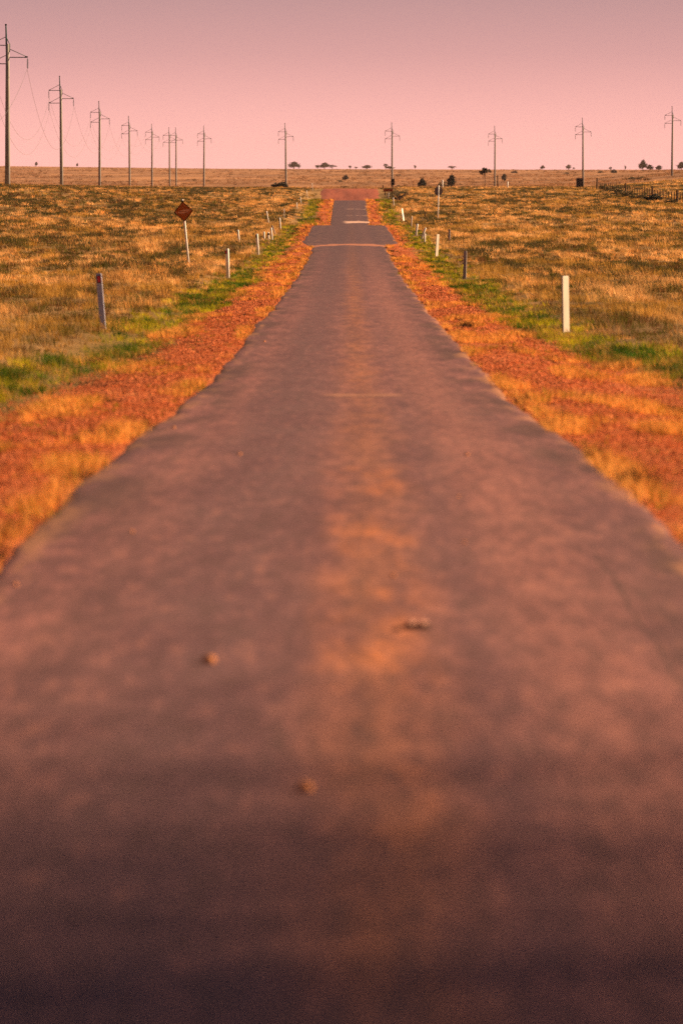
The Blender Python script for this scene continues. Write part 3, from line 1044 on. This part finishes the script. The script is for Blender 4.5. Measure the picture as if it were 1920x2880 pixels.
# unit plants: 1 m wide and 1 m tall, base at z = 0
CROWN = {
    'round': leaf_mesh('crown', [(0, 0, 0.58, 0.40, 0.40, 0.34), (-0.2, 0.1, 0.45, 0.28, 0.28, 0.24), (0.24, -0.1, 0.5, 0.26, 0.26, 0.26), (0.05, 0, 0.82, 0.24, 0.24, 0.18)], 1700, 0.07, DARKT),
    'flat': leaf_mesh('crown', [(-0.2, 0, 0.82, 0.30, 0.3, 0.12), (0.2, 0, 0.86, 0.32, 0.3, 0.12), (0, 0.1, 0.92, 0.3, 0.3, 0.08)], 1100, 0.06, DARKT),
    'open': leaf_mesh('crown', [(-0.24, 0, 0.62, 0.24, 0.24, 0.2), (0.22, 0, 0.7, 0.26, 0.26, 0.22), (0, 0.1, 0.86, 0.2, 0.2, 0.13), (0.1, 0, 0.42, 0.2, 0.2, 0.14)], 800, 0.06, DARKT),
    'low': leaf_mesh('foliage', [(-0.25, 0, 0.42, 0.26, 0.4, 0.36), (0.12, 0, 0.5, 0.3, 0.4, 0.42), (0.36, 0, 0.3, 0.18, 0.3, 0.26)], 1300, 0.08, DARKT),
    'olive': leaf_mesh('foliage', [(-0.25, 0, 0.42, 0.26, 0.4, 0.36), (0.12, 0, 0.5, 0.3, 0.4, 0.42), (0.36, 0, 0.3, 0.18, 0.3, 0.26)], 600, 0.06, OLIVT),
}


def trunk_mesh(kind):
    mb = MB()
    zt = {'round': 0.45, 'flat': 0.8, 'open': 0.5, 'low': 0.25, 'olive': 0.25}[kind]
    r = {'round': 0.04, 'flat': 0.022, 'open': 0.035, 'low': 0.03, 'olive': 0.03}[kind]
    mb.tube([(0, 0, -0.1), (0.01, 0, zt * 0.5), (-0.01, 0, zt)], [r * 1.3, r, r * 0.75], 7)
    for a in range(5):
        an = a * 2 * PI / 5 + 0.4
        mb.tube([(-0.01, 0, zt * 0.7), (math.cos(an) * 0.14, math.sin(an) * 0.14, zt + 0.1), (math.cos(an) * 0.26, math.sin(an) * 0.26, zt + 0.17)], [r * 0.6, r * 0.4, r * 0.15], 5)
    me = bpy.data.meshes.new('trunk')
    me.from_pydata([tuple(v) for v in mb.v], [], mb.f)
    me.materials.append(M['bark'])
    return me


TRUNK = {k: trunk_mesh(k) for k in CROWN}


def plant(px, py_base, w, h, d, kind, label, cat, group, rz=0.0):
    """w, h in photograph pixels; d metres away"""
    if d is None:
        p_ = at(px, py_base)
        d = p_.y
    if cat == 'tree' and kind != 'flat':
        w, h = w * 0.85, h * 0.9
    s = d / FPX
    x = lateral(px, d)
    name = {'tree': 'tree', 'bush': 'bush', 'shrub': 'bush'}[cat]
    z = gz(x, d)
    ztop = height_at(py_base - h, d)
    hh = max(ztop - z, h * s)
    root = empty(name, (x, d, z), (0, 0, rz))
    tag(root, label, cat, group)
    for nm, me in ((('crown' if cat == 'tree' else 'foliage'), CROWN[kind]), ('trunk' if cat == 'tree' else 'stem', TRUNK[kind])):
        o = bpy.data.objects.new(nm, me)
        COL.objects.link(o)
        o.parent = root
        o.scale = (w * s, w * s, hh)
    return root


def build_plants():
    HT = 'trees along the horizon'
    T = lambda *a, **k: plant(*a, 'tree', HT, **k)
    T(826, 474, 39, 22, 7162, 'round', 'dark tree on the horizon right of the pole left of the road')
    T(840, 474, 18, 13, 7680, 'open', 'small pale tree touching the dark horizon tree', rz=1)
    T(893, 475, 29, 13, 7241, 'open', 'low tree at the left end of the horizon clump', rz=2)
    T(912, 475, 34, 20, 7144, 'round', 'tallest tree of the horizon clump above the road', rz=0.5)
    T(934, 475, 34, 14, 7158, 'open', 'wide faint tree at the right end of the horizon clump', rz=3)
    T(984, 476, 18, 12, 7408, 'open', 'faint small tree on the horizon over the road centre', rz=1.3)
    T(1001, 476, 16, 8, 7237, 'open', 'faintest low tree right of the road centre on the horizon', rz=2.3)
    T(1031, 477, 42, 13, 7547, 'round', 'broad dark tree on the horizon right of the road', rz=2)
    T(1084, 477, 21, 18, 7108, 'open', 'thin tree just left of the pole right of the road', rz=1)
    T(1096, 477, 34, 10, 7552, 'round', 'low dark tree behind the pole right of the road', rz=4)
    T(1167, 476, 14, 14, 7779, 'open', 'single tiny tree on the horizon right of the pole with a box', rz=2)
    T(1270, 478, 34, 12, 7590, 'open', 'pale horizon tree above the dark round bush', rz=0.7)
    T(1525, 477, 17, 14, 7425, 'round', 'single small dark tree between two right poles on the horizon', rz=1)
    T(1598, 479, 23, 16, 7726, 'round', 'dark round tree left of the pole beside the cabinet', rz=2)
    T(1613, 479, 12, 8, 7481, 'open', 'tiny tree right of the dark round horizon tree', rz=2.5)
    T(1716, 480, 12, 14, 5200, 'open', 'faint spindly tree on the horizon above the fence')
    T(1758, 480, 10, 18, 5200, 'open', 'thin faint tree on the horizon left of the big dark tree', rz=1.9)
    T(1807, 477, 32, 31, 5200, 'round', 'big dark tree on the right horizon', rz=1.2)
    T(1827, 477, 26, 16, 5200, 'round', 'low dark tree joined to the right of the big one', rz=3)
    T(1852, 477, 29, 14, 5200, 'round', 'low rounded dark tree left of the rightmost pole', rz=2)
    T(1915, 477, 29, 25, 5200, 'round', 'dark blocky tree at the right edge of the horizon', rz=0.4)
    T(102, 465, 10, 12, 7574, 'round', 'lone tiny tree on the left horizon between first two poles')
    T(217, 466, 9, 9, 7029, 'round', 'lone tiny tree on the left horizon right of second pole', rz=2)
    T(1363, 523, 34, 51, 1550, 'flat', 'flat-topped tree with a thin trunk beside a power pole')
    MS = 'bushes on the middle plain'
    B = lambda *a, **k: plant(*a, 'bush', MS, **k)
    B(787, 527, 42, 18, 1010, 'low', 'dark low bush at the foot of the pole left of the road')
    B(971, 508, 20, 16, None, 'round', 'dark bush on the far plain above the red gravel')
    B(955, 512, 20, 9, None, 'olive', 'dull bush left of the dark bush above the red gravel', rz=1)
    B(966, 529, 32, 10, None, 'olive', 'low olive bush just above the red gravel crest', rz=2)
    B(1186, 526, 27, 25, 1500, 'round', 'rounded dark bush left of the round sign', rz=1)
    B(1125, 527, 34, 10, 1500, 'olive', 'flat olive bush right of the pole with a box', rz=3)
    B(1120, 494, 14, 7, None, 'olive', 'small dull bush high on the plain right of the road pole', rz=3)
    B(1269, 522, 31, 31, 1450, 'round', 'darkest round bush right of the round sign', rz=2)
    B(1246, 522, 34, 17, 1480, 'olive', 'wide dull bush between the round sign and darkest bush', rz=0.3)
    B(1417, 511, 19, 23, None, 'round', 'oval dark bush right of the flat-topped tree', rz=2.2)
    B(1446, 487, 16, 9, None, 'low', 'small dark bush on the plain right of the flat-topped tree')
    B(1593, 490, 18, 8, None, 'olive', 'faint bush below the dark round horizon tree', rz=1)
    B(1687, 487, 20, 10, None, 'olive', 'faint olive bush above the left end of the fence', rz=2)
    B(1725, 487, 20, 13, None, 'low', 'dark bush on the plain above the fence', rz=1)
    B(1795, 502, 60, 10, 1300, 'olive', 'long flat olive thicket below the big dark horizon tree')
    FS = 'dark shrubs growing along the fence'
    S = lambda *a, **k: plant(*a, 'shrub', FS, **k)
    S(1697, 519, 26, 10, 800, 'olive', 'small shrub at the left end of the fence')
    S(1732, 532, 49, 15, 740, 'olive', 'shrub at the fence below the plain bush', rz=1)
    S(1765, 544, 44, 13, 700, 'olive', 'brown shrub along the middle of the fence', rz=2)
    S(1796, 553, 49, 16, 665, 'olive', 'dark shrub left of the darkest fence shrub', rz=3)
    S(1837, 563, 46, 21, 640, 'low', 'darkest shrub against the fence', rz=0.6)
    S(1885, 573, 64, 13, 620, 'olive', 'low wide shrub near the right end of the fence', rz=1.7)


build_plants()


def unseen_shade_tree():
    # made-up gum outside the view, added so its thin shade darkens the near road
    x, d = 38.6, 21.6
    z = gz(x, d)
    root = empty('added_shade_tree', (x, d, z))
    tag(root, 'unseen tall open gum tree, added right of the near road to shade its end', 'tree')
    r2 = np.random.default_rng(5)
    hc = 17.6
    nc = 36000
    c = np.stack([r2.normal(0, 2.6, nc), r2.normal(0, 4.2, nc), hc + r2.normal(0, 2.1, nc)], 1)
    c = c[(np.abs(c[:, 2] - hc) < 5.5)]
    tone = r2.uniform(0, 1, len(c))
    k = 2
    p = np.repeat(c, k, 0) + r2.normal(0, 0.10, (len(c) * k, 3))
    n = len(p)
    u = r2.normal(0, 1, (n, 3)); u /= np.linalg.norm(u, axis=1)[:, None]
    t = r2.normal(0, 1, (n, 3)); t -= (t * u).sum(1)[:, None] * u; t /= np.linalg.norm(t, axis=1)[:, None]
    e = np.cross(u, t)
    sz = r2.uniform(0.05, 0.09, n)[:, None]
    V = np.stack([p - t * sz, p + e * sz * 0.4, p + t * sz, p - e * sz * 0.4], 1).reshape(-1, 3)
    me = bpy.data.meshes.new('crown')
    me.from_pydata([tuple(q) for q in V], [], [(4 * i, 4 * i + 1, 4 * i + 2, 4 * i + 3) for i in range(n)])
    tt = np.repeat(tone, k)[:, None]
    cc = (np.array(DARKT[0])[None] * (1 - tt) + np.array(DARKT[1])[None] * tt) * r2.uniform(0.8, 1.2, (n, 1))
    me.attributes.new('hue', 'FLOAT_COLOR', 'FACE').data.foreach_set('color', np.concatenate([cc, np.ones((n, 1))], 1).astype(np.float32).reshape(-1))
    me.materials.append(M['leaf'])
    o = bpy.data.objects.new('crown', me)
    COL.objects.link(o)
    o.parent = root
    mb = MB().tube([(0, 0, -0.4), (0.15, 0, 4), (-0.1, 0.1, 8), (0.1, 0, 12), (0, 0, 17)], [0.5, 0.40, 0.34, 0.26, 0.1], 12)
    for i in range(9):
        q = Vector([float(v) for v in c[i * 137]])
        b_ = Vector((0, 0, 9 + i * 0.3))
        mb.tube([b_, b_.lerp(q, 0.55) + Vector((0, 0, 0.3)), q], [0.05, 0.03, 0.012], 6)
    mb.build('trunk', M['bark'], root, True)


unseen_shade_tree()


# ------------------------------------------------------------------ fence, cabinet, barrier
def fence():
    A = at(1678, 522)
    A = Vector((lateral(1678, 860), 860, 0))
    Bp = Vector((lateral(1990, 560), 560, 0))
    root = empty('wire_fence', (A.x, A.y, gz(A.x, A.y)))
    tag(root, 'dark timber post and wire fence climbing across the right paddock', 'fence')
    o = root.location
    n = 46
    tops = []
    for i in range(n):
        u = i / (n - 1)
        u = 1 - (1 - u) ** 1.15
        p = A.lerp(Bp, u)
        z = gz(p.x, p.y)
        big = i in (0, 14, 25, 34, 43)
        hh = (1.75 if i == 0 else 1.5 if big else 1.12 + 0.14 * random.random())
        r = 0.13 if big else 0.055
        b = Vector((p.x, p.y, z)) - o
        t = b + Vector((random.uniform(-0.05, 0.05), 0, hh))
        MB().tube([b - Vector((0, 0, 0.3)), (b + t) / 2, t], [r * 1.05, r, r * 0.9], 7).build('post', M['timber'], root)
        tops.append((b, 1.1))
    for k, zf in enumerate((0.35, 0.62, 0.88, 1.05)):
        MB().tube([b + Vector((0, -0.06, zf)) for b, h in tops], 0.012, 4).build('wire', M['wire'], root)


fence()


def cabinet():
    d = 985
    s = d / FPX
    x = lateral(1630, d)
    z = gz(x, d)
    w, h = 20 * s, height_at(502, d) - z
    root = empty('equipment_cabinet', (x, d, z))
    tag(root, 'dark slate box cabinet at the foot of a power pole on the right', 'cabinet')
    b = MB().box((0, 0, h * 0.47), (w, w * 0.7, h * 0.94 + 0.3)).build('body', M['cabinet'], root)
    MB().box((0, 0, h * 0.94 + 0.19), (w * 1.06, w * 0.76, 0.09)).build('roof', M['signback'], root)
    dr = MB().box((-w * 0.02, -w * 0.355, h * 0.5), (w * 0.86, 0.02, h * 0.8)).build('door', M['cabinet'], root)
    MB().box((w * 0.32, -w * 0.37, h * 0.5), (0.04, 0.04, 0.16)).build('handle', M['black'], dr)


cabinet()


def box_and_barrier():
    d = 975
    s = d / FPX
    x = lateral(1104, d)
    z = gz(x, d)
    root = empty('meter_box', (x, d, z))
    tag(root, 'small dark box on a short post before the pole right of the road', 'box')
    zc = height_at(511, d) - z
    MB().box((0, 0, zc), (10 * s, 0.35, 19 * s)).build('box_body', M['cabinet'], root)
    MB().box((0, -0.18, zc), (8 * s, 0.03, 16 * s)).build('lid', M['black'], root)
    MB().tube([(0, 0.05, -0.3), (0, 0.05, zc - 9 * s)], 0.07, 8).build('stand', M['timber'], root)
    d = 930
    s = d / FPX
    x = lateral(1091, d)
    z = gz(x, d)
    r2 = empty('barrier', (x, d, z))
    tag(r2, 'low dark brown rail barrier on stubby legs at the right crest', 'barrier')
    zc = height_at(534, d) - z
    MB().box((0, 0, zc), (27 * s, 0.14, 8 * s)).build('rail', M['signbrown'], r2)
    for q in (-9, 10):
        MB().box((q * s, 0.13, zc * 0.5 - 0.2), (0.16, 0.12, zc + 0.6)).build('leg', M['timber'], r2)
    d = 985
    s = d / FPX
    for px, yt, yb, lab in ((1077, 520, 534, 'small brown post left of the dark box on the right crest'), (1399, 492, 523, 'thin dark stake right of the flat-topped tree trunk'),
                            (1427, 510, 524, 'pale stub post right of the oval bush'), (1244, 505, 524, 'short pale post behind the round sign')):
        x = lateral(px, d)
        z = gz(x, d)
        top = height_at(yt, d)
        mt = 'white' if 'pale' in lab else 'timber'
        mb = MB().tube([(0, 0, -0.3), (0, 0, (top - z) * 0.5), (0.02, 0, top - z)], [0.12, 0.11, 0.10], 8)
        o = mb.build('stake', M[mt], None, True, (x, d, z))
        tag(o, lab, 'stake', 'stakes on the far crest')


box_and_barrier()


# ------------------------------------------------------------------ stones on the road
def stone(px, py, w, label, mat='stone', flat=0.7, name='stone', wx=1.0):
    r = ray(px, py)
    ds = np.arange(8, 300, 0.05)
    zs = EYE + r.z / r.y * ds
    i = int(np.argmax(zs < EYE - road_h(ds) + 0.02))
    d = float(ds[i])
    s = d / FPX
    x = r.x / r.y * d
    rad = w * s / 2
    V, F = [], []
    n, m_ = 12, 8
    V.append((0, 0, -rad * flat))
    for a in range(1, m_):
        ph = PI * a / m_ - PI / 2
        for b in range(n):
            th = 2 * PI * b / n
            k = 1 + 0.12 * math.sin(3 * th + px) * math.cos(ph) + random.uniform(-0.16, 0.16)
            V.append((rad * wx * math.cos(ph) * math.cos(th) * k, rad * math.cos(ph) * math.sin(th) * k, rad * flat * math.sin(ph) * k))
    V.append((0, 0, rad * flat))
    F += [(0, 1 + (b + 1) % n, 1 + b) for b in range(n)]
    for a in range(m_ - 2):
        for b in range(n):
            F.append((1 + a * n + b, 1 + a * n + (b + 1) % n, 1 + (a + 1) * n + (b + 1) % n, 1 + (a + 1) * n + b))
    t = len(V) - 1
    F += [(t, 1 + (m_ - 2) * n + b, 1 + (m_ - 2) * n + (b + 1) % n) for b in range(n)]
    zb = EYE - float(road_h(np.array(d))) + 0.012 + 0.018 * (1 - (x / 1.8) ** 2)
    o = mesh_obj(name, V, F, M[mat], None, rad > 0.02, (x, d, zb + rad * flat * 0.55))
    return tag(o, label, 'stone', 'loose stones on the road')


def build_stones():
    k = 1.2245
    stone(700 * k, 1826 * k, 44, 'largest orange stone on the road, nearest the bottom of the picture')
    stone(480 * k, 1528 * k, 38, 'reddish orange stone on the left lane, second largest')
    cl = stone(957 * k, 1450 * k, 72, 'dark flat clod with a pale crust, right of the road centre', 'darkstone', 0.26, 'clod', 1.15)
    V, F = [], []
    for j in range(14):
        c_ = Vector((random.uniform(-0.034, 0.034), random.uniform(-0.03, 0.01), 0.013 + random.uniform(-0.004, 0.004)))
        b_ = len(V)
        r_ = random.uniform(0.008, 0.014)
        V += [c_ + Vector(q) * r_ for q in ((1, 0, 0), (0, 1, 0), (-1, 0, 0), (0, -1, 0), (0, 0, 0.8), (0, 0, -0.8))]
        F += [(b_ + a1, b_ + a2, b_ + a3) for a1, a2, a3 in ((0, 1, 4), (1, 2, 4), (2, 3, 4), (3, 0, 4), (1, 0, 5), (2, 1, 5), (3, 2, 5), (0, 3, 5))]
    mesh_obj('crust', V, F, M['crust'], cl)
    stone(910 * k, 1455 * k, 24, 'small brown crumb beside the dark flat clod', 'darkstone', 0.5, 'clod')
    for px, py, w, lab in ((1072, 1048, 16, 'pale pebble on the right lane below the pale joint'), (550, 1047, 14, 'pale pebble on the left lane below the pale joint'),
                           (399, 983, 15, 'pale pebble close to the left road edge'), (902, 1330, 20, 'orange pebble above the dark flat clod'),
                           (1065, 1252, 16, 'brown pebble on the right lane above the clod'), (303, 1225, 15, 'orange pebble on the left lane far from the centre'),
                           (607, 785, 9, 'tiny pebble high on the left lane'), (35, 1345, 22, 'orange pebble at the left edge of the picture'),
                           (1052, 1145, 12, 'tiny pebble on the right lane under the paler pebble')):
        stone(px * k, py * k, w * 0.72, lab, 'stone', 0.7, 'pebble')


build_stones()
build_grass()

# ------------------------------------------------------------------ haze
def haze():
    mb = MB().box((0, 3800, 14.5), (2600, 8400, 52))
    me = bpy.data.materials.new('dusty_air')
    me.use_nodes = True
    t = me.node_tree
    for n_ in list(t.nodes):
        t.nodes.remove(n_)
    o_ = t.nodes.new('ShaderNodeOutputMaterial')
    v = t.nodes.new('ShaderNodeVolumePrincipled')
    v.inputs['Color'].default_value = (0.95, 0.66, 0.60, 1)
    v.inputs['Density'].default_value = HAZE
    v.inputs['Anisotropy'].default_value = 0.0
    t.links.new(v.outputs[0], o_.inputs['Volume'])
    o = mb.build('haze', me)
    o.visible_shadow = True
    tag(o, 'thin dusty haze over the plain', kind='stuff')


HAZE = 0.000018
if HAZE > 0:
    haze()

# ------------------------------------------------------------------ light
EXPOSURE = 1.4
SKY_STRENGTH = 0.05
DUST_GAIN = 1.08 / (SKY_STRENGTH * 2 ** EXPOSURE)
SUN_EL, SUN_AZ = math.radians(24), math.radians(74)
sv = Vector((math.cos(SUN_EL) * math.sin(SUN_AZ), math.cos(SUN_EL) * math.cos(SUN_AZ), math.sin(SUN_EL)))
ld = bpy.data.lights.new('sun', 'SUN')
ld.energy = 5.0
ld.angle = math.radians(0.8)
ld.color = (1.0, 0.68, 0.40)
lo = bpy.data.objects.new('sun', ld)
COL.objects.link(lo)
lo.rotation_euler = sv.to_track_quat('Z', 'Y').to_euler()
lo.location = (0, 0, 60)

w = bpy.data.worlds.new('World')
scene.world = w
w.use_nodes = True
nt = w.node_tree
bg = nt.nodes['Background']
sky = nt.nodes.new('ShaderNodeTexSky')
sky.sky_type = 'NISHITA'
sky.sun_disc = False
sky.sun_elevation = SUN_EL
sky.sun_rotation = SUN_AZ
sky.dust_density = 2.0
tint = nt.nodes.new('ShaderNodeMix')
tint.data_type = 'RGBA'
tint.blend_type = 'MULTIPLY'
tint.inputs[0].default_value = 1
nt.links.new(sky.outputs[0], tint.inputs[6])
tint.inputs[7].default_value = (0.28, 0.225, 0.26, 1)
# a low layer of pink dust lies along the horizon all the way round
tc = nt.nodes.new('ShaderNodeTexCoord')
sx = nt.nodes.new('ShaderNodeSeparateXYZ')
nt.links.new(tc.outputs['Generated'], sx.inputs[0])
cr = nt.nodes.new('ShaderNodeValToRGB')
cr.color_ramp.interpolation = 'B_SPLINE'
mr = nt.nodes.new('ShaderNodeMapRange')
mr.inputs[1].default_value = -0.01
mr.inputs[2].default_value = 0.09
nt.links.new(sx.outputs[2], mr.inputs[0])
nt.links.new(mr.outputs[0], cr.inputs[0])
e = cr.color_ramp.elements
e[0].position, e[0].color = 0.0, (1.0, 0.525, 0.46, 1)
e[1].position, e[1].color = 1.0, (0.10, 0.09, 0.12, 1)
q_ = e.new(0.16)
q_.color = (1.0, 0.49, 0.44, 1)
q_ = e.new(0.30)
q_.color = (0.64, 0.325, 0.315, 1)
q_ = e.new(0.5)
q_.color = (0.36, 0.24, 0.25, 1)
sc_ = nt.nodes.new('ShaderNodeVectorMath')
sc_.operation = 'SCALE'
nt.links.new(cr.outputs[0], sc_.inputs[0])
sc_.inputs['Scale'].default_value = DUST_GAIN
fd = nt.nodes.new('ShaderNodeMapRange')
fd.interpolation_type = 'SMOOTHSTEP'
fd.inputs[1].default_value = 0.030
fd.inputs[2].default_value = 0.10
fd.inputs[3].default_value = 1.0
fd.inputs[4].default_value = 0.0
nt.links.new(sx.outputs[2], fd.inputs[0])
mx = nt.nodes.new('ShaderNodeMix')
mx.data_type = 'RGBA'
nt.links.new(fd.outputs[0], mx.inputs[0])
nt.links.new(tint.outputs[2], mx.inputs[6])
nt.links.new(sc_.outputs[0], mx.inputs[7])
nt.links.new(mx.outputs[2], bg.inputs['Color'])
bg.inputs['Strength'].default_value = SKY_STRENGTH

scene.view_settings.view_transform = 'Standard'
scene.view_settings.look = 'None'
scene.view_settings.gamma = 1
scene.view_settings.exposure = EXPOSURE
scene.cycles.max_bounces = 6
scene.cycles.use_denoising = False
